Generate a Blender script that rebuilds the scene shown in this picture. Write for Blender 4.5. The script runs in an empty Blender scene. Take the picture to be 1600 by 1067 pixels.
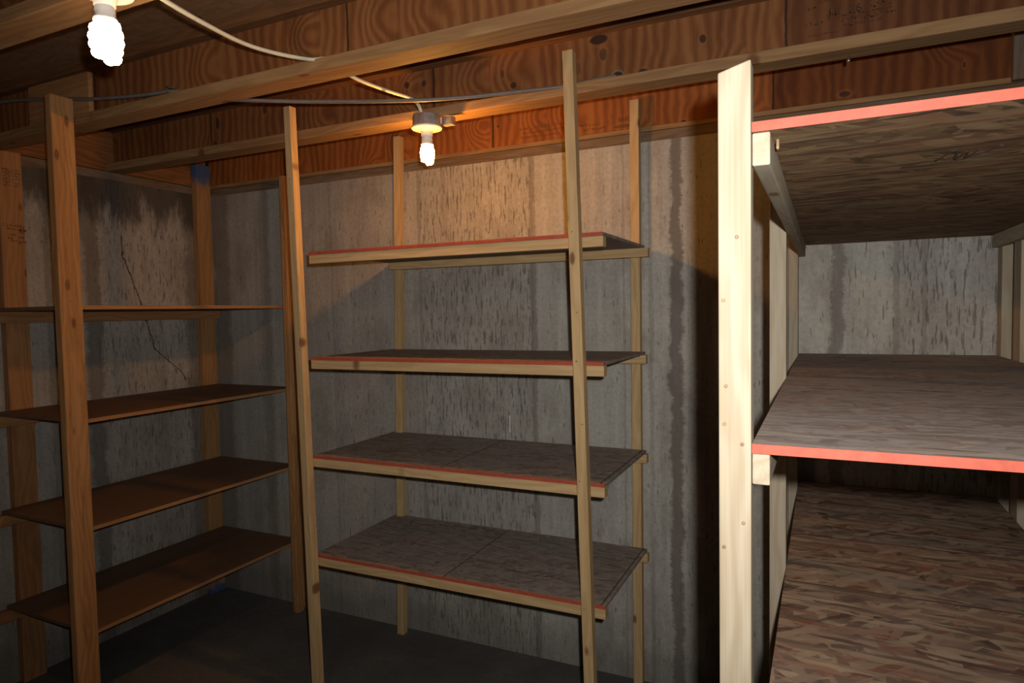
import bpy, bmesh, math, random
from mathutils import Vector, Matrix
random.seed(7)
S = bpy.context.scene
COL = S.collection
rnd = random.Random(11)

# ------------------------------------------------------------------ shader helpers
class G:
    def __init__(self, name):
        self.m = bpy.data.materials.new(name); self.m.use_nodes = True
        self.nt = self.m.node_tree; self.nt.nodes.clear()
        self.out = self.nt.nodes.new('ShaderNodeOutputMaterial')
    def n(self, t, **kw):
        nd = self.nt.nodes.new(t)
        for k, v in kw.items(): setattr(nd, k, v)
        return nd
    def put(self, sock, v):
        if v is None: return
        if isinstance(v, bpy.types.NodeSocket): self.nt.links.new(v, sock)
        elif isinstance(v, (tuple, list)):
            v = tuple(v)
            if sock.type == 'RGBA' and len(v) == 3: v = v + (1,)
            sock.default_value = v
        else: sock.default_value = v
    def math(self, op, a, b=None, c=None, clamp=False):
        nd = self.n('ShaderNodeMath', operation=op); nd.use_clamp = clamp
        self.put(nd.inputs[0], a); self.put(nd.inputs[1], b)
        if c is not None: self.put(nd.inputs[2], c)
        return nd.outputs[0]
    def add(self, a, b): return self.math('ADD', a, b)
    def sub(self, a, b): return self.math('SUBTRACT', a, b)
    def mul(self, a, b): return self.math('MULTIPLY', a, b)
    def mx(self, a, b): return self.math('MAXIMUM', a, b)
    def step(self, v, lo, hi, a=0.0, b=1.0):
        nd = self.n('ShaderNodeMapRange', interpolation_type='SMOOTHSTEP')
        self.put(nd.inputs[0], v); self.put(nd.inputs[1], lo); self.put(nd.inputs[2], hi)
        self.put(nd.inputs[3], a); self.put(nd.inputs[4], b)
        return nd.outputs[0]
    def mix(self, f, a, b, mode='MIX'):
        nd = self.n('ShaderNodeMix', data_type='RGBA', blend_type=mode)
        self.put(nd.inputs[0], f); self.put(nd.inputs[6], a); self.put(nd.inputs[7], b)
        return nd.outputs[2]
    def vmul(self, v, s):
        nd = self.n('ShaderNodeVectorMath', operation='MULTIPLY')
        self.put(nd.inputs[0], v); self.put(nd.inputs[1], s); return nd.outputs[0]
    def vadd(self, v, s):
        nd = self.n('ShaderNodeVectorMath', operation='ADD')
        self.put(nd.inputs[0], v); self.put(nd.inputs[1], s); return nd.outputs[0]
    def rot(self, v, ang):
        nd = self.n('ShaderNodeVectorRotate', rotation_type='Z_AXIS')
        self.put(nd.inputs['Vector'], v); self.put(nd.inputs['Angle'], ang); return nd.outputs[0]
    def xyz(self, v):
        nd = self.n('ShaderNodeSeparateXYZ'); self.put(nd.inputs[0], v); return nd.outputs
    def comb(self, x, y, z):
        nd = self.n('ShaderNodeCombineXYZ')
        for i, k in enumerate((x, y, z)): self.put(nd.inputs[i], k)
        return nd.outputs[0]
    def noise(self, v, scale, detail=4, rough=.55, dist=0.0):
        nd = self.n('ShaderNodeTexNoise')
        self.put(nd.inputs['Vector'], v); self.put(nd.inputs['Scale'], scale)
        self.put(nd.inputs['Detail'], detail); self.put(nd.inputs['Roughness'], rough)
        self.put(nd.inputs['Distortion'], dist)
        return nd.outputs[0]
    def vor(self, v, scale, rand=1.0):
        nd = self.n('ShaderNodeTexVoronoi'); self.put(nd.inputs['Vector'], v)
        self.put(nd.inputs['Scale'], scale); self.put(nd.inputs['Randomness'], rand)
        return nd.outputs
    def ramp(self, f, stops, interp='LINEAR'):
        nd = self.n('ShaderNodeValToRGB'); cr = nd.color_ramp; cr.interpolation = interp
        while len(cr.elements) > 1: cr.elements.remove(cr.elements[-1])
        for i, (p, c) in enumerate(stops):
            e = cr.elements[0] if i == 0 else cr.elements.new(p)
            e.position = p
            if not isinstance(c, (tuple, list)): c = (c, c, c)
            e.color = tuple(c) + (1,)
        self.put(nd.inputs[0], f)
        return nd.outputs[0]
    def pos(self): return self.n('ShaderNodeNewGeometry').outputs['Position']
    def attr(self, name):
        nd = self.n('ShaderNodeAttribute'); nd.attribute_name = name; return nd.outputs['Vector']
    def bump(self, h, strength=.3, dist=.002):
        nd = self.n('ShaderNodeBump'); self.put(nd.inputs['Height'], h)
        nd.inputs['Strength'].default_value = strength; nd.inputs['Distance'].default_value = dist
        return nd.outputs[0]
    def bsdf(self, color, rough=.8, normal=None, metal=0.0, spec=.3):
        b = self.n('ShaderNodeBsdfPrincipled')
        self.put(b.inputs['Base Color'], color); self.put(b.inputs['Roughness'], rough)
        b.inputs['Metallic'].default_value = metal
        b.inputs['Specular IOR Level'].default_value = spec
        if normal is not None: self.put(b.inputs['Normal'], normal)
        self.nt.links.new(b.outputs[0], self.out.inputs[0])
        return self.m

# ------------------------------------------------------------------ materials
def concrete(name, axis, seams, panels, crack=None, topstain=0.0, light=(.49, .47, .43), dark=(.335, .315, .285)):
    """board-formed concrete; axis 0 = runs along X, 1 = along Y"""
    g = G(name); P = g.pos(); x, y, z = g.xyz(P); a = (x, y)[axis]
    big = g.noise(g.comb(a, 0.0, z), 2.2, 5, .6)
    streak = g.noise(g.comb(g.mul(a, 26), 3.0, g.mul(z, 1.3)), 1.0, 4, .6)
    fine = g.noise(g.comb(a, 1.0, z), 60, 3, .6)
    f = g.add(g.mul(big, .55), g.mul(streak, .45))
    col = g.mix(g.step(f, .32, .66), dark, light)
    col = g.mix(g.mul(g.step(fine, .35, .65), .22), col, (.17, .155, .135))
    # per-panel tone and pitting amount
    lo, hi = panels[0][0], panels[-1][0]
    pn = g.math('DIVIDE', g.sub(a, lo), hi - lo, clamp=True)
    tone = g.ramp(pn, [((p - lo) / (hi - lo), t) for p, t, k in panels], 'CONSTANT')
    pitk = g.xyz(g.ramp(pn, [((p - lo) / (hi - lo), k) for p, t, k in panels], 'CONSTANT'))[0]
    col = g.mix(1.0, col, tone, 'MULTIPLY')
    # pits: short dark vertical dashes
    pit = g.noise(g.comb(g.mul(a, 95), 7.0, g.mul(z, 12)), 1.0, 3, .62)
    thr = g.sub(.68, g.mul(pitk, .135))
    pm = g.step(pit, thr, g.add(thr, .05))
    pit2 = g.noise(g.comb(g.mul(a, 30), 17.0, g.mul(z, 12)), 1.0, 2, .5)
    pm = g.mx(pm, g.mul(g.step(pit2, .70, .74), .8))
    col = g.mix(g.mul(pm, .6), col, (.085, .072, .058))
    # blotches
    bl = g.noise(g.comb(g.mul(a, 3), 31.0, g.mul(z, 1.6)), 1.6, 6, .7)
    col = g.mix(g.mul(g.step(bl, .52, .66), .34), col, (.20, .17, .14))
    # form seams
    wob = g.mul(g.sub(g.noise(g.comb(g.mul(a, 4), 5.0, g.mul(z, 9)), 1.0, 7, .8), .5), .12)
    wmod = g.add(.45, g.mul(g.noise(g.comb(g.mul(a, 3), 11.0, g.mul(z, 3.5)), 1.0, 4, .7), 1.1))
    sm = None
    for s, w, k in seams:
        d = g.math('DIVIDE', g.math('ABSOLUTE', g.add(g.sub(a, s), g.mul(wob, min(1.0, w * 28)))), wmod)
        v = g.mul(g.step(d, w * .45, w, 1.0, 0.0), k)
        sm = v if sm is None else g.mx(sm, v)
    col = g.mix(g.mul(sm, .85), col, (.15, .125, .105))
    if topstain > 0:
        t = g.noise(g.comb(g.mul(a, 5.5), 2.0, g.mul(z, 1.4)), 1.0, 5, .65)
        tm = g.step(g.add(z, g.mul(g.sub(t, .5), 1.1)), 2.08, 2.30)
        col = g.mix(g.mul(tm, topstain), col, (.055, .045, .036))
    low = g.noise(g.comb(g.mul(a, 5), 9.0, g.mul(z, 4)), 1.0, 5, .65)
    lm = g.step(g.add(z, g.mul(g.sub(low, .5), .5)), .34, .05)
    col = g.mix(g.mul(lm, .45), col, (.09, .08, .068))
    if crack:
        z0, z1 = crack[0][1], crack[-1][1]
        tz = g.math('DIVIDE', g.sub(z, z0), z1 - z0)
        yc = g.xyz(g.ramp(tz, [((p[1] - z0) / (z1 - z0), (p[0] - 2.0)) for p in crack]))[0]
        jit = g.mul(g.sub(g.noise(P, 25, 3, .6), .5), .035)
        d = g.math('ABSOLUTE', g.sub(g.add(g.sub(a, 2.0), jit), yc))
        inz = g.mul(g.step(z, z0 - .004, z0 + .004), g.step(z, z1 - .004, z1 + .004, 1.0, 0.0))
        col = g.mix(g.mul(g.step(d, .0025, .006, 1.0, 0.0), g.mul(inz, .85)), col, (.05, .04, .032))
    h = g.sub(g.add(g.mul(fine, .4), g.mul(streak, .6)), g.add(pm, g.mul(sm, .8)))
    return g.bsdf(col, .92, g.bump(h, .35, .004), spec=.15)

def lumber(name, light, dark, knot=(.16, .07, .03), kd=.24, dirt=0.0, blue=None, rough=.75, grey=0.0):
    g = G(name); B = g.attr('bc'); u, v, w = g.xyz(B)
    warp = g.noise(g.comb(g.mul(u, 1.6), g.mul(v, 7), g.mul(w, 7)), 1.0, 3, .5)
    ring = g.math('SINE', g.add(g.mul(g.add(v, g.mul(w, .8)), 260), g.mul(warp, 46)))
    fib = g.noise(g.comb(g.mul(u, 5), g.mul(v, 260), g.mul(w, 260)), 1.0, 3, .6)
    ton = g.noise(g.comb(g.mul(u, 1.1), g.mul(v, 12), g.mul(w, 12)), 1.0, 3, .5)
    f = g.add(g.add(g.mul(g.add(g.mul(ring, .5), .5), .17), g.mul(fib, .38)), g.mul(ton, .62))
    col = g.mix(g.step(f, .36, .80), light, dark)
    # sparse knots
    vv = g.vor(g.comb(g.mul(u, 6.5), g.mul(v, 15), g.mul(w, 3)), 1.0)
    keep = g.step(g.xyz(vv['Color'])[0], 1 - kd, 1 - kd + .02)
    km = g.mul(g.step(g.add(vv['Distance'], g.mul(g.sub(fib, .5), .06)), .10, .19, 1.0, 0.0), keep)
    halo = g.mul(g.step(vv['Distance'], .08, .34, 1.0, 0.0), keep)
    col = g.mix(g.mul(halo, .35), col, dark)
    col = g.mix(g.mul(km, .85), col, knot)
    if dirt > 0:
        dn = g.noise(g.comb(g.mul(u, 2.4), g.mul(v, 16), g.mul(w, 16)), 1.0, 5, .7)
        col = g.mix(g.mul(g.step(dn, .52, .72), dirt), col, (.10, .035, .012))
    if grey > 0:
        gn = g.noise(g.comb(g.mul(u, 3), g.mul(v, 10), g.mul(w, 10)), 1.3, 4, .6)
        col = g.mix(g.mul(g.step(gn, .45, .7), grey), col, (.22, .19, .17))
    if blue:
        z = g.xyz(g.pos())[2]
        nz = g.mul(g.sub(g.noise(g.pos(), 16, 3, .6), .5), .12)
        zz = g.add(z, nz)
        bm = g.mx(g.step(zz, blue[1] - .03, blue[1] + .06), g.step(zz, blue[0], blue[0] + .06, 1.0, 0.0))
        col = g.mix(g.mul(bm, .85), col, (.012, .085, .25))
    return g.bsdf(col, rough, g.bump(g.add(fib, g.mul(ring, .25)), .18, .001), spec=.25)

def osb(name, tan, mid, dark, dust=0.0, streaky=0.0, red=0.0, fs=1.0):
    g = G(name); P = g.attr('bc'); x, y, z = g.xyz(P); V = g.comb(x, y, g.mul(z, .6))
    base = None; hh = None
    wv = g.n('ShaderNodeTexNoise'); g.put(wv.inputs['Vector'], V); wv.inputs['Scale'].default_value = 9
    warp = g.vmul(g.vadd(wv.outputs['Color'], (-.5, -.5, -.5)), (.035, .035, 0))
    col = mid
    for i, (ang, sx, sy, off) in enumerate(((.03, 13, 75, 0), (.30, 15, 70, 3), (-.26, 16, 66, 7), (1.15, 20, 60, 13), (-.8, 18, 70, 19), (.08, 12, 95, 29))):
        q = g.vadd(g.vmul(g.rot(g.vadd(V, warp), ang), (sx * fs, sy * fs, 20)), (off, off * 1.7, 0))
        vo = g.vor(q, 1.0)
        c = g.xyz(vo['Color'])
        cc = g.ramp(c[0], [(0, dark), (.35, mid), (.62, tuple(.5 * (a + b) for a, b in zip(mid, tan))), (1, tan)])
        if red: cc = g.mix(g.mul(g.step(c[2], .75, .8), red), cc, (.30, .10, .06))
        keep = g.step(c[1], .50 if i else -1, .55 if i else -.9)
        edge = g.step(vo['Distance'], .30, .55, 1.0, .75)
        col = g.mix(g.mul(keep, edge), col, cc)
        hh = g.mul(c[0], keep) if hh is None else g.add(hh, g.mul(c[0], keep))
    fib = g.noise(g.comb(g.mul(x, 14), g.mul(y, 190), z), 1.0, 3, .6)
    col = g.mix(g.mul(g.step(fib, .55, .75), .35), col, dark)
    if streaky:
        sn = g.noise(g.comb(g.mul(x, 4.5), g.mul(y, 55), z), 1.0, 5, .65)
        col = g.mix(g.mul(g.step(sn, .58, .68), streaky), col, tan)
        col = g.mix(g.mul(g.step(sn, .42, .30), streaky * .8), col, dark)
    if dust:
        dn = g.noise(g.comb(g.mul(x, 3), g.mul(y, 7), z), 1.0, 5, .6)
        col = g.mix(g.mul(g.step(dn, .30, .62), dust), col, (.33, .305, .29))
    return g.bsdf(col, .82, g.bump(g.add(hh, g.mul(fib, .6)), .5, .0012), spec=.2)

def plyweb(name, seams, knots, tones=(), light=(.27, .115, .040), mid=(.19, .070, .022), dark=(.12, .040, .013)):
    """fir plywood web, face grain running up the web; seams = x of butt joints; knots = (x, z, rx, rz)"""
    g = G(name); P = g.pos(); x, y, z = g.xyz(P)
    wp = g.noise(g.comb(g.mul(x, 4.2), g.mul(y, 1), g.mul(z, 2.7)), 1.0, 4, .55)
    sw = g.vor(g.comb(g.mul(x, 4.2), 0.0, g.mul(z, 4.6)), 1.0)
    swk = g.step(g.xyz(sw['Color'])[0], .45, .55)
    arch = g.mul(g.step(sw['Distance'], .0, .55, 1.0, 0.0), swk)
    ring = g.math('SINE', g.add(g.add(g.mul(x, 150), g.mul(wp, 20)), g.mul(arch, 22)))
    fib = g.noise(g.comb(g.mul(x, 170), y, g.mul(z, 7)), 1.0, 3, .6)
    ton = g.noise(g.comb(g.mul(x, 9), y, g.mul(z, 1.5)), 1.0, 3, .5)
    f = g.add(g.add(g.mul(g.add(g.mul(ring, .5), .5), .28), g.mul(fib, .30)), g.mul(ton, .65))
    col = g.ramp(g.step(f, .25, 1.0), [(0, light), (.5, mid), (1, dark)])
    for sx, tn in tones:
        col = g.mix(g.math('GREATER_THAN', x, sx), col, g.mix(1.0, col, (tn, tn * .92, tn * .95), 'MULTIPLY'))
    kn = g.mul(g.step(sw['Distance'], .035, .075, 1.0, 0.0), g.step(g.xyz(sw['Color'])[1], .55, .6))
    col = g.mix(g.mul(kn, .75), col, (.04, .017, .011))
    if seams:
        m = None
        for s in seams:
            jit = g.mul(g.sub(g.noise(P, 30, 2, .5), .5), .006)
            d = g.math('ABSOLUTE', g.add(g.sub(x, s), jit))
            v = g.step(d, .002, .006, 1.0, 0.0)
            m = v if m is None else g.mx(m, v)
        col = g.mix(g.mul(m, .9), col, (.025, .012, .008))
    for kx, kz, rx, rz, kk in knots:
        jn = g.mul(g.sub(g.noise(P, 45, 2, .5), .5), .5)
        e = g.math('SQRT', g.add(g.math('POWER', g.math('DIVIDE', g.sub(x, kx), rx), 2.0),
                                 g.math('POWER', g.math('DIVIDE', g.sub(z, kz), rz), 2.0)))
        e = g.add(e, jn)
        col = g.mix(g.mul(g.step(e, 1.0, 1.9, 1.0, 0.0), .30), col, light)
        col = g.mix(g.mul(g.step(e, .75, 1.1, 1.0, 0.0), kk), col, (.030, .014, .010))
    return g.bsdf(col, .72, g.bump(g.add(ring, fib), .12, .001), spec=.25)

def flat(name, c, rough=.5, metal=0.0, spec=.4, vary=.12, scale=30):
    g = G(name); nz = g.noise(g.pos(), scale, 4, .6)
    col = g.mix(g.step(nz, .3, .7), tuple(k * (1 - vary) for k in c), tuple(min(1, k * (1 + vary)) for k in c))
    return g.bsdf(col, rough, None, metal, spec)

def glow(name, c, s):
    g = G(name); e = g.n('ShaderNodeEmission'); g.put(e.inputs[0], c); e.inputs[1].default_value = s
    g.nt.links.new(e.outputs[0], g.out.inputs[0]); return g.m

M = {}
M['back'] = concrete('concrete_back', 0,
    [(-.572, .034, .95), (-1.235, .020, .62), (-.80, .008, .35), (-1.86, .014, .42), (-2.92, .05, .5), (-3.27, .09, .75), (.045, .030, .75), (.245, .016, .5), (.335, .012, .45), (.60, .03, .5), (-2.43, .010, .3), (-.68, .012, .3)],
    [(-3.4, (.88, .86, .84), .3), (-2.92, (.93, .91, .88), .35), (-2.43, (.98, .93, .89), .55), (-2.10, (.96, .93, .9), .55), (-1.86, (.97, .95, .92), 1.0), (-1.235, (1.06, 1.06, 1.04), .42), (-.575, (1.05, 1.04, 1.0), .5), (.045, (1.03, 1.04, 1.03), .65), (.245, (.95, .95, .95), 1.0), (1.0, (1, 1, 1), .5), (3.2, (1, 1, 1), .5)])
M['left'] = concrete('concrete_left', 1,
    [(2.14, .055, .8), (2.76, .11, .75), (1.93, .02, .5), (2.02, .012, .4), (1.2, .03, .5)],
    [(-1.6, (.95, .94, .93), .5), (1.2, (.95, .94, .93), .4), (1.9, (.94, .94, .93), .3), (2.14, (1.04, .98, .94), .85), (3.0, (1, .95, .92), .6)],
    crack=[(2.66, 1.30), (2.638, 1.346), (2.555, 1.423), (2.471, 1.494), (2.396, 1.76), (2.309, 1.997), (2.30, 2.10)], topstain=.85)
def floor_mat():
    g = G('concrete_floor'); P = g.pos()
    a = g.noise(P, 1.6, 6, .6); b = g.noise(P, 40, 3, .6)
    col = g.mix(g.step(a, .35, .65), (.105, .098, .088), (.16, .15, .135))
    col = g.mix(g.mul(g.step(b, .4, .7), .3), col, (.07, .065, .058))
    return g.bsdf(col, .8, g.bump(b, .15, .002), spec=.25)
M['floor'] = floor_mat()
M['pale'] = lumber('pale_spruce', (.42, .365, .275), (.335, .27, .185), knot=(.20, .10, .045), kd=.55)
M['paleclear'] = lumber('pale_spruce_clear', (.42, .365, .275), (.32, .255, .17), kd=0.0)
M['pine'] = lumber('yellow_pine', (.60, .42, .215), (.46, .30, .14), kd=.40)
M['oldpine'] = lumber('orange_pine', (.50, .265, .105), (.36, .17, .062), kd=.36, dirt=.6)
M['oldstud'] = lumber('orange_stud', (.44, .23, .10), (.32, .15, .06), kd=.36, dirt=.15)
M['bluestud'] = lumber('orange_stud_blue_ends', (.44, .24, .10), (.32, .16, .06), kd=.36, dirt=.15, blue=(.02, 2.44))
M['flange'] = lumber('joist_flange_fir', (.36, .215, .10), (.25, .135, .058), kd=.6, knot=(.14, .055, .025), dirt=.15)
M['sill'] = lumber('sill_plate_wood', (.21, .14, .085), (.13, .085, .05), kd=.1, grey=.6)
M['rimwood'] = lumber('rim_plank_wood', (.30, .13, .046), (.18, .068, .023), kd=.15, dirt=.5)
M['osb_mid'] = osb('osb_dusty', (.40, .33, .265), (.25, .20, .168), (.12, .088, .07), dust=.35, streaky=.4, red=.15)
M['osb_top'] = osb('osb_grey_streaked', (.42, .365, .31), (.26, .215, .19), (.12, .09, .075), dust=.45, streaky=.6, red=.35)
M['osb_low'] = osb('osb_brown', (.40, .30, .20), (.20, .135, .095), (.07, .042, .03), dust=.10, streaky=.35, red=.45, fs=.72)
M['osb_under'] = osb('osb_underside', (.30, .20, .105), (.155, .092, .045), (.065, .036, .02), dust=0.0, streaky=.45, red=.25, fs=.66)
M['hard'] = lumber('brown_shelf_panel', (.20, .115, .066), (.16, .09, .05), kd=.02, rough=.65)
M['ceil'] = osb('subfloor_panel', (.26, .15, .08), (.23, .125, .064), (.19, .10, .05))
M['topfl'] = lumber('joist_top_flange_brown', (.19, .09, .038), (.12, .055, .022), kd=.3, dirt=.2)
M['red'] = flat('red_edge_paint', (.41, .075, .042), .6, vary=.12, scale=60)
M['steel'] = flat('galvanised_steel', (.42, .42, .43), .38, metal=.75, vary=.2, scale=60)
M['nail'] = flat('nail_steel', (.55, .52, .48), .3, metal=.9)
M['nailhead'] = flat('rusty_nail_head', (.28, .19, .10), .5, vary=.3)
M['white'] = flat('white_porcelain', (.82, .80, .75), .3, vary=.03)
M['plastic'] = flat('white_plastic', (.80, .78, .74), .4, vary=.03)
M['cable_w'] = flat('white_cable_jacket', (.72, .68, .52), .45, vary=.08)
M['cable_g'] = flat('grey_cable_jacket', (.17, .152, .138), .5, vary=.12)
M['cut'] = flat('osb_cut_edge', (.045, .028, .02), .9)
M['ink'] = flat('black_ink', (.050, .024, .014), .8)
M['ink_soft'] = flat('faded_ink', (.12, .05, .02), .85)
M['hole'] = flat('dark_hole', (.012, .009, .008), .95)
M['dustwhite'] = flat('white_drip', (.75, .74, .72), .7)
M['glow_w'] = glow('bulb_glow_white', (1.0, .68, .42), 62.0)
M['glow_y'] = glow('bulb_glow_warm', (1.0, .41, .06), 330.0)

# ------------------------------------------------------------------ object helpers
def empty(name, loc, label, cat, group=None):
    o = bpy.data.objects.new(name, None); COL.objects.link(o)
    o.location = loc; o.empty_display_size = .1
    o['label'] = label; o['category'] = cat
    if group: o['group'] = group
    return o
def base_of(p):
    v = Vector((0, 0, 0))
    while p is not None:
        v += p.location; p = p.parent
    return v
def link(name, me, mat, parent=None, smooth=False):
    o = bpy.data.objects.new(name, me); COL.objects.link(o)
    if mat is not None:
        me.materials.clear(); me.materials.append(mat)
    if parent is not None:
        b = base_of(parent)
        me.transform(Matrix.Translation(-b)); o.parent = parent
    if smooth:
        for p in me.polygons: p.use_smooth = True
    return o
def board(name, p0, p1, w, t, mat, parent=None, side=(1, 0, 0), bevel=.0022, slant=0.0, cuts=0, warp=0.0):
    """straight board from p0 to p1; w = width across `side`, t = thickness across the other direction"""
    p0, p1 = Vector(p0), Vector(p1); d = p1 - p0; L = d.length; d.normalize()
    s = Vector(side); s = (s - d * s.dot(d)).normalized(); q = d.cross(s)
    bm = bmesh.new()
    bmesh.ops.create_cube(bm, size=1.0)
    for v in bm.verts: v.co = Vector((v.co.x * L, v.co.y * w, v.co.z * t))
    if slant:
        for v in bm.verts:
            if v.co.x > 0: v.co.x += slant * v.co.y / w
    if bevel:
        bmesh.ops.bevel(bm, geom=list(bm.edges), offset=min(bevel, w * .3, t * .3), segments=2, profile=.5, affect='EDGES')
    me = bpy.data.meshes.new(name)
    off = Vector((rnd.uniform(0, 40), rnd.uniform(0, 40), rnd.uniform(0, 40)))
    bm.verts.ensure_lookup_table()
    loc = [v.co.copy() for v in bm.verts]
    for v in bm.verts: v.co = (p0 + p1) / 2 + d * v.co.x + s * v.co.y + q * v.co.z
    bmesh.ops.recalc_face_normals(bm, faces=list(bm.faces))
    bm.to_mesh(me); bm.free()
    at = me.attributes.new('bc', 'FLOAT_VECTOR', 'POINT')
    for i, c in enumerate(loc): at.data[i].vector = c + off
    return link(name, me, mat, parent)
def panel(name, x0, x1, y0, y1, z0, z1, mat, parent=None, along='x', bevel=.0015):
    """flat sheet; grain along x or y"""
    if along == 'x':
        return board(name, (x0, (y0 + y1) / 2, (z0 + z1) / 2), (x1, (y0 + y1) / 2, (z0 + z1) / 2), y1 - y0, z1 - z0, mat, parent, (0, 1, 0), bevel)
    return board(name, ((x0 + x1) / 2, y0, (z0 + z1) / 2), ((x0 + x1) / 2, y1, (z0 + z1) / 2), x1 - x0, z1 - z0, mat, parent, (1, 0, 0), bevel)
def box(name, x0, x1, y0, y1, z0, z1, mat, parent=None):
    bm = bmesh.new(); bmesh.ops.create_cube(bm, size=1.0)
    for v in bm.verts:
        v.co = Vector((x0 + (v.co.x + .5) * (x1 - x0), y0 + (v.co.y + .5) * (y1 - y0), z0 + (v.co.z + .5) * (z1 - z0)))
    me = bpy.data.meshes.new(name); bm.to_mesh(me); bm.free()
    return link(name, me, mat, parent)
def lathe(name, c, prof, mat, parent, seg=32, smooth=True, start=0.0):
    """profile [(r, z)] around the vertical through c; z relative to c"""
    bm = bmesh.new(); rings = []
    for r, z in prof:
        rings.append([bm.verts.new((c[0] + r * math.cos(start + 2 * math.pi * k / seg), c[1] + r * math.sin(start + 2 * math.pi * k / seg), c[2] + z)) for k in range(seg)])
    for a, b in zip(rings, rings[1:]):
        for k in range(seg): bm.faces.new((a[k], a[(k + 1) % seg], b[(k + 1) % seg], b[k]))
    bm.faces.new(rings[0]); bm.faces.new(rings[-1])
    bmesh.ops.recalc_face_normals(bm, faces=list(bm.faces))
    me = bpy.data.meshes.new(name); bm.to_mesh(me); bm.free()
    return link(name, me, mat, parent, smooth)
def catmull(pts, n=10):
    pts = [Vector(p) for p in pts]; P = [pts[0] * 2 - pts[1]] + pts + [pts[-1] * 2 - pts[-2]]; out = []
    for i in range(1, len(P) - 2):
        a, b, c, d = P[i - 1:i + 3]
        for k in range(n):
            t = k / n
            out.append(.5 * ((2 * b) + (c - a) * t + (2 * a - 5 * b + 4 * c - d) * t * t + (3 * b - a - 3 * c + d) * t ** 3))
    out.append(pts[-1]); return out
def tube(name, pts, rw, rh, mat, parent=None, seg=10, up=(0, 0, 1)):
    bm = bmesh.new(); rings = []
    for i, p in enumerate(pts):
        d = (pts[min(i + 1, len(pts) - 1)] - pts[max(i - 1, 0)]).normalized()
        s = d.cross(Vector(up)); s = s.normalized() if s.length > 1e-4 else Vector((1, 0, 0))
        q = s.cross(d)
        rings.append([bm.verts.new(p + s * rw * math.cos(2 * math.pi * k / seg) + q * rh * math.sin(2 * math.pi * k / seg)) for k in range(seg)])
    for a, b in zip(rings, rings[1:]):
        for k in range(seg): bm.faces.new((a[k], a[(k + 1) % seg], b[(k + 1) % seg], b[k]))
    bm.faces.new(rings[0]); bm.faces.new(rings[-1])
    bmesh.ops.recalc_face_normals(bm, faces=list(bm.faces))
    me = bpy.data.meshes.new(name); bm.to_mesh(me); bm.free()
    return link(name, me, mat, parent, True)
def structure(o):
    o['kind'] = 'structure'; return o
def label(o, lab, cat=None, group=None):
    o['label'] = lab
    if cat: o['category'] = cat
    if group: o['group'] = group
    return o
def nail(parent, p, n, r=.004, h=.0015, mat='nailhead', name='nail'):
    """nail head: short disc at p, facing n"""
    n = Vector(n).normalized(); a = Vector((0, 0, 1)) if abs(n.z) < .9 else Vector((1, 0, 0))
    s = n.cross(a).normalized(); q = n.cross(s); p = Vector(p)
    bm = bmesh.new(); K = 12
    r0 = [bm.verts.new(p - n * .002 + (s * math.cos(6.28319 * k / K) + q * math.sin(6.28319 * k / K)) * r) for k in range(K)]
    r1 = [bm.verts.new(p + n * h * .6 + (s * math.cos(6.28319 * k / K) + q * math.sin(6.28319 * k / K)) * r) for k in range(K)]
    r2 = [bm.verts.new(p + n * h + (s * math.cos(6.28319 * k / K) + q * math.sin(6.28319 * k / K)) * r * .7) for k in range(K)]
    for a_, b_ in ((r0, r1), (r1, r2)):
        for k in range(K): bm.faces.new((a_[k], a_[(k + 1) % K], b_[(k + 1) % K], b_[k]))
    bm.faces.new(r2); bm.faces.new(r0)
    bmesh.ops.recalc_face_normals(bm, faces=list(bm.faces))
    me = bpy.data.meshes.new(name); bm.to_mesh(me); bm.free()
    return link(name, me, M[mat], parent)

# ------------------------------------------------------------------ the room shell
WL, WB, WT = -3.36, 2.86, 2.385
structure(box('floor', -3.7, 3.2, -1.6, 3.2, -.12, 0, M['floor']))
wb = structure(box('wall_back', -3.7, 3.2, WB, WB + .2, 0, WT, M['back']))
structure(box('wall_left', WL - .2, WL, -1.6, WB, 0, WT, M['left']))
# subfloor sheets overhead = the ceiling
structure(panel('ceiling', -3.55, 3.2, -1.6, 3.06, 2.671, 2.69, M['ceil']))
box('panel_seam', -1.90, -1.894, 1.15, 1.62, 2.6695, 2.672, M['hole'], bpy.data.objects['ceiling'])
box('drip_mark', -1.372, -1.367, WB - .0012, WB + .001, 1.085, 1.165, M['dustwhite'], wb)

# ------------------------------------------------------------------ floor joists
def ijoist(name, yc_front, x0, x1, lab, web_mat, rotz=0.0, yb=None):
    """I-joist: flanges 38 x 92, plywood web; front face of flanges at yc_front"""
    yf = yc_front; yk = yf + .094; ym = (yf + yk) / 2
    r = empty(name, ((x0 + x1) / 2, ym, 2.43), lab, 'joist', 'wooden I-joists overhead')
    board('bottom_flange', (x0, ym, 2.449), (x1, ym, 2.449), yk - yf, .038, M['flange'], r, (0, 1, 0), .003)
    board('top_flange', (x0, ym, 2.652), (x1, ym, 2.652), yk - yf, .037, M['topfl'], r, (0, 1, 0), .003)
    box('web', x0, x1, ym - .0055, ym + .0055, 2.467, 2.635, web_mat, r)
    r.rotation_euler = (0, 0, rotz)
    return r
web1 = plyweb('web_near', [-1.345, -2.592], [(-.675, 2.468, .012, .016, .9), (-2.30, 2.49, .012, .006, .6)])
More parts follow.
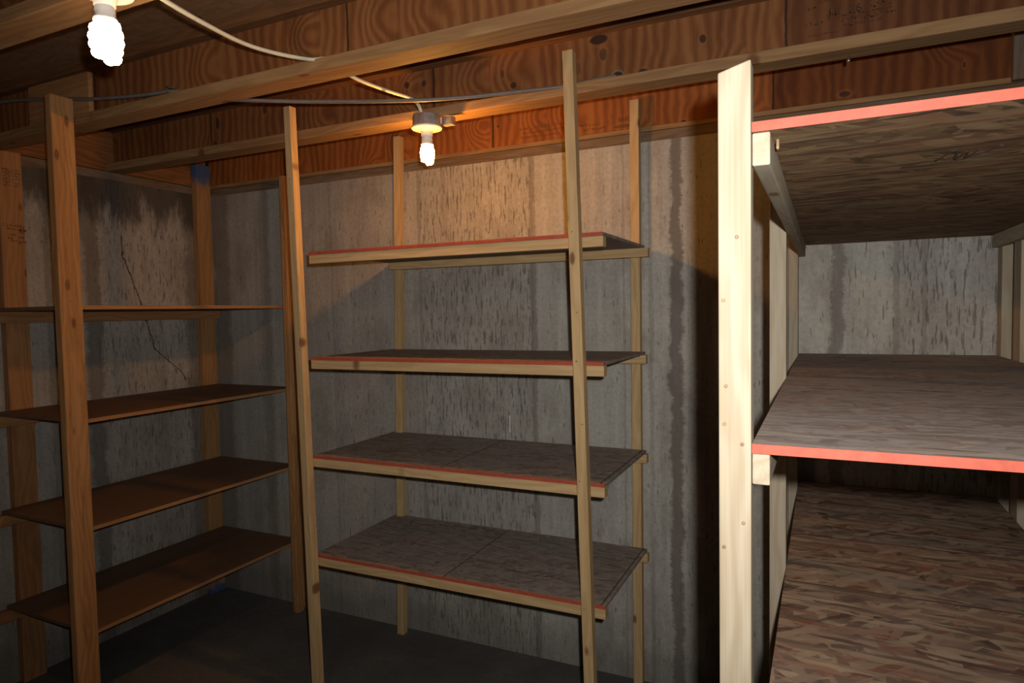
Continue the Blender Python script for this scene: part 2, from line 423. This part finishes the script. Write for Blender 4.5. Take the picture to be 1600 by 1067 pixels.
web2 = plyweb('web_middle', [-1.402, -.111, -2.644], [(-.722, 2.618, .034, .018, .95), (-.654, 2.483, .019, .013, .95), (-.565, 2.476, .019, .016, .9), (-.365, 2.554, .011, .015, .85), (-.705, 2.565, .014, .022, .6), (-1.055, 2.512, .013, .014, .85), (-1.53, 2.588, .013, .014, .85), (-1.448, 2.582, .012, .014, .8), (-.80, 2.53, .013, .022, .4), (-2.60, 2.58, .012, .03, .8), (-2.62, 2.49, .014, .012, .7), (-2.30, 2.6, .014, .02, .7), (-1.10, 2.562, .008, .016, .6)], tones=[(-.111, .66)])
web0 = plyweb('web_front', [-.9], [(-2.2, 2.55, .012, .014, .8)])
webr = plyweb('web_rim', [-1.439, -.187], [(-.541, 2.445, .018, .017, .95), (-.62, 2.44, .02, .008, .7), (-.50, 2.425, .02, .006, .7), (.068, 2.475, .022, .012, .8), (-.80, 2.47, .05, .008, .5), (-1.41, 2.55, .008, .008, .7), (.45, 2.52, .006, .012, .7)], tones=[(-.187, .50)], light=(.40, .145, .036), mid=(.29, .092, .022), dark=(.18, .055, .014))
j0 = ijoist('floor_joist', 1.018, -3.5, 3.1, 'front wooden joist behind the brighter bulb at the top left corner', web0)
j1 = ijoist('floor_joist', 1.642, -3.5, 3.1, 'wooden joist crossing the white cable, next behind the brighter bulb', web1, rotz=-.006)
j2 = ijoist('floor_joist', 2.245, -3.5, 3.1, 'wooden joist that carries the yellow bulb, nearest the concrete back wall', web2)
# web stiffener at the bearing end of the second joist
wb1 = [c for c in j1.children if c.name.startswith('web')][0]
label(board('web_stiffener', (-3.0, 1.672, 2.551), (-2.60, 1.672, 2.551), .164, .018, M['oldstud'], j1, (0, 0, 1)), 'lighter block nailed over the web')
# rim boards and sill plates on top of the walls
r = empty('rim_joist', (0, 2.875, 2.43), 'orange plywood rim board standing on the back wall, behind the posts', 'rim joist')
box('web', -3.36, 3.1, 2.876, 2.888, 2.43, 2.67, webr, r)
board('bottom_flange', (-3.36, 2.888, 2.441), (3.1, 2.888, 2.441), .045, .020, M['flange'], r, (0, 1, 0), .003)
o = board('squash_block', (.615, 2.85, 2.432), (.615, 2.85, 2.668), .06, .036, M['sill'], r, (1, 0, 0))
r = empty('rim_joist', (-3.38, 1.0, 2.43), 'orange plank rim standing on the left concrete wall', 'rim joist')
board('rim_plank', (-3.385, -1.5, 2.55), (-3.385, 2.86, 2.55), .236, .038, M['rimwood'], r, (0, 0, 1))
o = board('sill_plate', (-3.36, 2.94, 2.407), (3.1, 2.94, 2.407), .15, .044, M['sill'], None, (0, 1, 0), .003)
label(o, 'grey-brown wooden sill plate lying on top of the back concrete wall', 'sill plate')
o = board('sill_plate', (-3.43, -1.5, 2.407), (-3.43, 2.86, 2.407), .13, .044, M['sill'], None, (1, 0, 0), .003)
label(o, 'dark wooden sill plate lying on top of the left concrete wall', 'sill plate')

# ------------------------------------------------------------------ stamps on the wood
def stamp_marks(parent, rows, origin, ux, uz, nrm, mat, name='grade_stamp', seed=1):
    """rows of small blurred print strokes: (x, z, length, height)"""
    rr = random.Random(seed)
    o, ux, uz, nrm = Vector(origin), Vector(ux), Vector(uz), Vector(nrm)
    for x, z, ln, h in rows:
        bm = bmesh.new()
        t = x
        while t < x + ln:
            cw = h * rr.uniform(.35, .62)
            for k in range(rr.choice((1, 2, 2))):
                if rr.random() < .5:
                    a0, a1 = t + k * cw * .55, t + k * cw * .55 + cw * .3; b0, b1 = z, z + h * rr.uniform(.6, 1)
                else:
                    a0, a1 = t, t + cw; b0 = z + h * rr.choice((0, .4, .75)); b1 = b0 + h * .25
                q = [o + ux * a + uz * b + nrm * c for c in (-.0006, .0005) for a, b in ((a0, b0), (a1, b0), (a1, b1), (a0, b1))]
                vs = [bm.verts.new(p) for p in q]
                for f in ((0, 1, 2, 3), (4, 7, 6, 5), (0, 4, 5, 1), (1, 5, 6, 2), (2, 6, 7, 3), (3, 7, 4, 0)): bm.faces.new([vs[i] for i in f])
            t += cw * 1.45
        me = bpy.data.meshes.new(name); bm.to_mesh(me); bm.free()
        link(name, me, mat, parent)
def text(parent, s, origin, size, mat, rot, name='grade_stamp'):
    cu = bpy.data.curves.new('t', 'FONT'); cu.body = s; cu.size = size; cu.extrude = .0005; cu.space_character = 1.1
    ob = bpy.data.objects.new('t', cu); COL.objects.link(ob)
    bpy.context.view_layer.update()
    me = bpy.data.meshes.new_from_object(ob.evaluated_get(bpy.context.evaluated_depsgraph_get()))
    bpy.data.objects.remove(ob)
    me.transform(Matrix.Translation(origin) @ rot)
    return link(name, me, mat, parent)
w2 = [c for c in j2.children if c.name.startswith('web')][0]
RX = Matrix.Rotation(math.pi / 2, 4, 'X')
YW = 2.2865 - .0006
text(w2, 'J1', (.008, YW, 2.548), .036, M['ink'], RX)
text(w2, '26', (.062, YW, 2.548), .036, M['ink'], RX)
stamp_marks(w2, [(-.02, .126, .05, .010), (.035, .128, .09, .012), (-.05, .112, .02, .010), (-.055, .064, .05, .012), (.005, .083, .03, .010), (.045, .072, .13, .011), (.045, .058, .14, .012), (.05, .044, .11, .009), (-.05, .030, .085, .006), (.12, .086, .055, .012)], (0, YW, 2.467), (1, 0, 0), (0, 0, 1), (0, -1, 0), M['ink'], seed=4)
rimw = [c for c in bpy.data.objects['rim_joist'].children if c.name.startswith('web')][0]
stamp_marks(rimw, [(-1.30, .085, .22, .012), (-1.28, .065, .2, .010), (-1.30, .045, .2, .010), (-1.05, .06, .14, .012), (-.98, .04, .1, .010), (-.82, .06, .07, .02)], (0, 2.8755, 2.43), (1, 0, 0), (0, 0, 1), (0, -1, 0), M['ink_soft'], seed=9)

# ------------------------------------------------------------------ middle shelving unit (red edged shelves on the back wall)
U = empty('shelving_unit', (-1.36, 2.5, 0), 'middle shelving unit with four red-edged shelves on slim yellow posts', 'shelves')
def lerp(a, b, t): return Vector(a) + (Vector(b) - Vector(a)) * t
PL0, PL1 = (-1.985, 2.168, .0), (-2.083, 2.212, 2.56)
PR0, PR1 = (-.733, 2.168, .0), (-.806, 2.212, 2.565)
pl = board('post', PL0, PL1, .037, .038, M['pine'], U)
pr = board('post', PR0, PR1, .038, .038, M['pine'], U)
bl = board('post', (-1.985, 2.80, 0), (-1.957, 2.838, 2.56), .038, .038, M['pine'], U)
br = board('post', (-.742, 2.838, 0), (-.737, 2.838, 2.56), .040, .038, M['pine'], U)
XL, XR = -2.015, -.695
for k, (zt, seam) in enumerate(((.622, -1.363), (1.056, -1.372), (1.484, None), (1.938, None))):
    yf = 2.190 + .044 * zt / 2.56 + .003
    zb = zt - .012
    sh = empty_parent = None
    s0 = XR - .016 if k > 1 else XR - .017
    cuts = [XL] + ([seam] if seam else []) + ([-.711] if k < 2 else []) + [XR]
    first = panel('shelf_board', cuts[0], cuts[1] - (.0015 if len(cuts) > 2 else 0), yf, 2.816, zb, zt, M['osb_mid'], U)
    for a, b in zip(cuts[1:], cuts[2:]):
        p2 = panel('shelf_board', a + .0015, b - .0, yf, 2.816, zb, zt, M['osb_mid'], U)
        box('cut_edge', a - .0012, a + .0022, yf + .001, 2.815, zb, zt + .0004, M['cut'], p2)
    label(panel('painted_edge', XL, XR, yf - .0015, yf + .0005, zb - .0005, zt + .0005, M['red'], first, bevel=.0003), 'red painted front edge')
    board('front_rail', (XL, yf + .0195, zb - .0195), (XR, yf + .0195, zb - .0195), .038, .038, M['pine'], U, (0, 1, 0))
    lg = board('back_ledger', (-1.995, 2.7975, zb - .0195), (-.685 + (.012 if k == 3 else 0), 2.7975, zb - .0195), .036, .038, M['pine'], U, (0, 1, 0))
    if k == 2: nail(lg, (-.716, 2.779, 1.466), (0, -1, .1), .0045, .002, 'nail')
for po, a, b, zs in ((pl, PL0, PL1, (.45, .75, 1.15, 1.32, 1.52, 1.85, 2.1, 2.25)), (pr, PR0, PR1, (.62, 1.07, 1.27, 1.49, 1.66, 1.94))):
    for z in zs:
        c = lerp(a, b, z / 2.56)
        nail(po, (c.x + rnd.uniform(-.009, .009), c.y - .019, z), (0, -1, 0), .003)

# ------------------------------------------------------------------ left shelving unit (brown boards along the left wall)
U = empty('shelving_unit', (-3.0, 2.2, 0), 'left shelving unit with four brown unpainted shelves along the left concrete wall', 'shelves')
fp = board('post', (-2.679, 1.610, 0), (-2.679, 1.610, 2.527), .087, .038, M['oldpine'], U, (0, 1, 0), .004)
label(fp, 'wide orange post with gouged edge')
board('post', (-2.672, 2.80, 0), (-2.672, 2.80, 2.425), .085, .038, M['oldpine'], U, (0, 1, 0), .003)
ls = board('post', (-3.338, 1.765, 0), (-3.338, 1.765, 2.425), .098, .042, M['oldstud'], U, (0, 1, 0), .003)
label(ls, 'rear post with dark grade stamps')
lb = board('post', (-3.338, 2.797, 0), (-3.338, 2.797, 2.56), .098, .042, M['bluestud'], U, (0, 1, 0), .003)
label(lb, 'corner post with blue painted ends')
stamp_marks(ls, [(.012, .10 - .014 * k, .028, .010) for k in range(6)] + [(.052, .10 - .014 * k, .034, .010) for k in range(6)], (-3.3165, 1.722, 2.24), (0, 1, 0), (0, 0, 1), (1, 0, 0), M['ink_soft'], seed=3)
stamp_marks(ls, [(.004, .09, .09, .010), (.018, .07, .012, .02), (.030, .075, .03, .008), (.026, .05, .03, .010), (.022, .03, .012, .014), (.030, .022, .026, .008), (.066, .06, .022, .030), (.066, .038, .022, .012), (.066, .012, .022, .022)], (-3.3165, 1.722, 2.00), (0, 1, 0), (0, 0, 1), (1, 0, 0), M['ink_soft'], seed=5)
for zt in (.391, .820, 1.262, 1.722):
    panel('shelf_board', -3.312, -2.700, 1.655, 2.845, zt - .016, zt, M['hard'], U, along='y')
    sh = [c for c in U.children if c.name.startswith('shelf_board')][-1]
    label(board('bare_edge', (-2.6995, 1.657, zt - .008), (-2.6995, 2.843, zt - .008), .0155, .0018, M['oldstud'], sh, (0, 0, 1), .0002), 'lighter bare wood front edge')
    board('back_ledger', (-3.297, 1.60, zt - .016 - .026), (-3.297, 2.85, zt - .016 - .026), .038, .050, M['oldstud'], U, (1, 0, 0))
for z in (2.30, 2.03, 1.76, 1.74, 1.30, 1.28, .85, .80, .40, .37):
    nail(fp, (-2.660, 1.61 + rnd.uniform(-.03, .035), z), (1, 0, 0), .0032)

# ------------------------------------------------------------------ right shelving unit (deep OSB shelves, pale posts)
U = empty('shelving_unit', (.23, 1.9, 0), 'right shelving unit of deep chipboard shelves with red edges on pale posts', 'shelves')
X0, X1, YF = -.089, .553, .955
rp = board('post', (-.1115, .972, 0), (-.1115, .972, 1.995), .043, .036, M['paleclear'], U, slant=.012)
board('post', (-.112, 1.93, 0), (-.112, 1.93, 2.0), .042, .05, M['pale'], U)
board('post', (-.108, 2.815, 0), (-.108, 2.815, 2.0), .034, .08, M['pale'], U)
board('post', (.576, .972, 0), (.576, .972, 1.995), .043, .036, M['pale'], U)
board('post', (.574, 2.59, 0), (.574, 2.59, 2.0), .040, .088, M['pale'], U)
board('post', (.574, 2.822, 0), (.574, 2.822, 2.0), .040, .066, M['pale'], U)
for x, z in ((-.108, 1.765), (-.126, 1.679), (-.123, 1.560), (-.125, 1.507), (-.1015, 1.480), (-.100, 1.370), (-.126, 1.333), (-.104, 1.11)):
    nail(rp, (x, .9535, z), (0, -1, 0), .0026)
def deepshelf(zt, cuts, mat, th=.0125, cleats=True):
    first = None
    for a, b in zip(cuts, cuts[1:]):
        p = panel('shelf_board', X0, X1, a, b - (.0045 if b < 2.8 else 0), zt - th, zt, mat, U, bevel=.0003)
        if first: box('cut_edge', X0 + .001, X1 - .001, a - .0018, a + .0008, zt - th, zt + .0004, M['cut'], p)
        first = first or p
    label(panel('painted_edge', X0, X1, cuts[0] - .0015, cuts[0] + .0005, zt - th - .0005, zt + .0005, M['red'], first, bevel=.0003), 'red painted front edge')
    zc = zt - th - .0225
    c1 = board('cleat', (X0 + .0115, cuts[0] + .004, zc), (X0 + .0115, 2.81, zc), .023, .044, M['pale'], U, (1, 0, 0))
    c2 = board('cleat', (X1 - .0115, cuts[0] + .004, zc), (X1 - .0115, 2.81, zc), .023, .044, M['pale'], U, (1, 0, 0))
    return first, c1, c2
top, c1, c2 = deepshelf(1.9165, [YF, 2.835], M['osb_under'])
nail(c1, (X0 + .024, 2.70, 1.885), (1, -.3, 0), .006, .003, 'nail', 'screw')
deepshelf(1.482, [YF - .004, 2.835], M['osb_top'])
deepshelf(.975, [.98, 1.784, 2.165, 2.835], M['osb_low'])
# screw tip poking through the underside, and the scrawl beside it
lathe('screw', (-.060, 1.015, 1.904), [(.0022, 0), (.0022, -.010), (.0026, -.011), (.0012, -.014)], M['nailhead'], top, 10)
sc = [(.165, 1.30), (.178, 1.23), (.186, 1.24), (.192, 1.30), (.200, 1.24), (.206, 1.30), (.214, 1.24), (.225, 1.24), (.238, 1.21)]
tube('scrawl', catmull([(x, y, 1.9037) for x, y in sc], 6), .0022, .0006, M['ink'], top, 6)
tube('scrawl', catmull([(x, y, 1.9037) for x, y in [(.160, 1.305), (.185, 1.31), (.215, 1.28), (.242, 1.22)]], 6), .0028, .0006, M['ink'], top, 6)

# ------------------------------------------------------------------ lamps
def bulb_lamp(x, y, z, lab, glow_mat, k=1.0):
    """octagon box with its bottom at z, porcelain holder, spiral bulb"""
    L = empty('ceiling_lamp', (x, y, z), lab, 'lamp', 'bare bulbs under the joists')
    b = lathe('junction_box', (x, y, z), [(.046, .0), (.053, .0), (.054, .002), (.054, .044), (.050, .046)], M['steel'], L, 8, False, math.pi / 8)
    for a in (0, 2.2):
        nail(b, (x + .05 * math.cos(-1.57 + a), y + .05 * math.sin(-1.57 + a), z + .012), (math.cos(-1.57 + a), math.sin(-1.57 + a), 0), .004, .003, 'nail', 'screw')
    box('mounting_strap', x + .045, x + .088, y + .036, y + .067, z + .012, z + .042, M['steel'], L)
    lathe('lampholder', (x, y, z), [(.02, .002), (.057, .001), (.0585, -.003), (.057, -.007), (.040, -.010), (.027, -.014), (.022, -.020), (.0215, -.034), (.019, -.036)], M['white'], L)
    bu = lathe('bulb_base', (x, y, z), [(.016, -.030), (.0185, -.036), (.0205, -.044), (.0205, -.058), (.0235, -.061), (.0235, -.067), (.018, -.069)], M['plastic'], L)
    pts = []
    turns = 4.2; n = 120
    for i in range(n + 1):
        t = i / n
        rad = (.0170 + .0050 * math.sin(math.pi * min(1, t * 1.1))) * k
        pts.append(Vector((x + rad * math.cos(t * turns * 2 * math.pi), y + rad * math.sin(t * turns * 2 * math.pi), z - .073 - t * .058 * k)))
    pts += [Vector((x + .010 * math.cos(turns * 6.2832 + .9), y + .010 * math.sin(turns * 6.2832 + .9), z - .075 - .0585 * k)), Vector((x, y, z - .076 - .0585 * k))]
    tube('spiral_tube', pts, .0064 * k, .0078 * k, glow_mat, bu, 10)
    return L
bulb_lamp(-1.405, .950, 2.375, 'brighter white bare bulb hanging at the top left corner', M['glow_w'], 1.22)
bulb_lamp(-1.370, 2.176, 2.372, 'yellow bare bulb in a steel box above the middle shelves', M['glow_y'], 1.0)

# ------------------------------------------------------------------ cables
pts = catmull([(-1.40, .99, 2.425), (-1.47, 1.24, 2.437), (-1.50, 1.45, 2.447), (-1.46, 1.62, 2.461), (-1.43, 1.685, 2.478)], 10)
o = tube('electrical_cable', pts + catmull([(-1.43, 1.69, 2.478), (-1.405, 1.79, 2.447), (-1.40, 1.95, 2.453), (-1.388, 2.10, 2.462), (-1.388, 2.15, 2.45), (-1.386, 2.172, 2.416)], 10)[1:], .0075, .0058, M['cable_w'])
label(o, 'white electrical cable running between the two bulbs', 'cable')
pts = catmull([(-3.36, 1.66, 2.60), (-3.1, 1.667, 2.59), (-2.8, 1.666, 2.552), (-2.55, 1.664, 2.515), (-2.3, 1.668, 2.49), (-2.13, 1.675, 2.481), (-2.05, 1.72, 2.476), (-1.95, 1.76, 2.45), (-1.83, 1.80, 2.438), (-1.644, 1.90, 2.434), (-1.328, 2.0, 2.418), (-1.15, 2.09, 2.428), (-1.0, 2.17, 2.445), (-.84, 2.252, 2.464), (-.74, 2.272, 2.475), (-.66, 2.29, 2.482)], 10)
o = tube('electrical_cable', pts, .0072, .0068, M['cable_g'])
label(o, 'grey electrical cable strung along the joists past the post tops', 'cable')
for dz in (-.012, .010):
    box('cable_staple', -2.135, -2.120, 1.655, 1.680, 2.480 + dz, 2.484 + dz, M['nail'], o)
tube('entry_ring', [Vector((-.654 + .021 * math.cos(a), 2.2855, 2.483 + .015 * math.sin(a))) for a in [6.2832 * k / 24 for k in range(25)]], .0025, .0025, M['cable_g'], w2, 6, up=(0, 1, 0))

# little screw tip hanging from the third joist
bf2 = [c for c in j2.children if c.name.startswith('bottom_flange')][0]
lathe('screw', (.065, 2.31, 2.431), [(.004, 0), (.004, -.012), (.006, -.014), (.004, -.020)], M['nail'], bf2, 8)

# ------------------------------------------------------------------ camera
yaw, pit, rol, F = 4.41162977e-01, -4.64975614e-02, -1.79774292e-02, 1033.83905
f = Vector((-math.sin(yaw) * math.cos(pit), math.cos(yaw) * math.cos(pit), math.sin(pit)))
rr_ = Vector((math.cos(yaw), math.sin(yaw), 0)); uu_ = rr_.cross(f)
r2 = rr_ * math.cos(rol) + uu_ * math.sin(rol); u2 = -rr_ * math.sin(rol) + uu_ * math.cos(rol)
cam = bpy.data.cameras.new('camera'); co = bpy.data.objects.new('camera', cam); COL.objects.link(co)
cam.sensor_width = 36; cam.sensor_fit = 'HORIZONTAL'; cam.lens = F / 1600 * 36; cam.clip_start = .02
mw = Matrix((r2, u2, -f)).transposed().to_4x4(); mw.translation = (0, 0, 1.67)
co.matrix_world = mw
S.camera = co

# ------------------------------------------------------------------ light: the camera's flash, beside the lens
sp = bpy.data.lights.new('camera_flash', 'SPOT'); so = bpy.data.objects.new('camera_flash', sp); COL.objects.link(so)
sp.energy = 118; sp.spot_size = math.radians(126); sp.spot_blend = 1.0; sp.shadow_soft_size = .014
sp.color = (1.0, .965, .915)
so.location = (.055, .01, 1.73)
aim = f + u2 * .13 + r2 * .10
so.rotation_euler = aim.to_track_quat('-Z', 'Y').to_euler()

w = bpy.data.worlds.new('world'); S.world = w; w.use_nodes = True
w.node_tree.nodes['Background'].inputs[0].default_value = (.5, .42, .36, 1)
w.node_tree.nodes['Background'].inputs[1].default_value = .004

S.view_settings.view_transform = 'Standard'; S.view_settings.look = 'None'
S.view_settings.exposure = 0; S.view_settings.gamma = 1
S.view_settings.use_curve_mapping = False
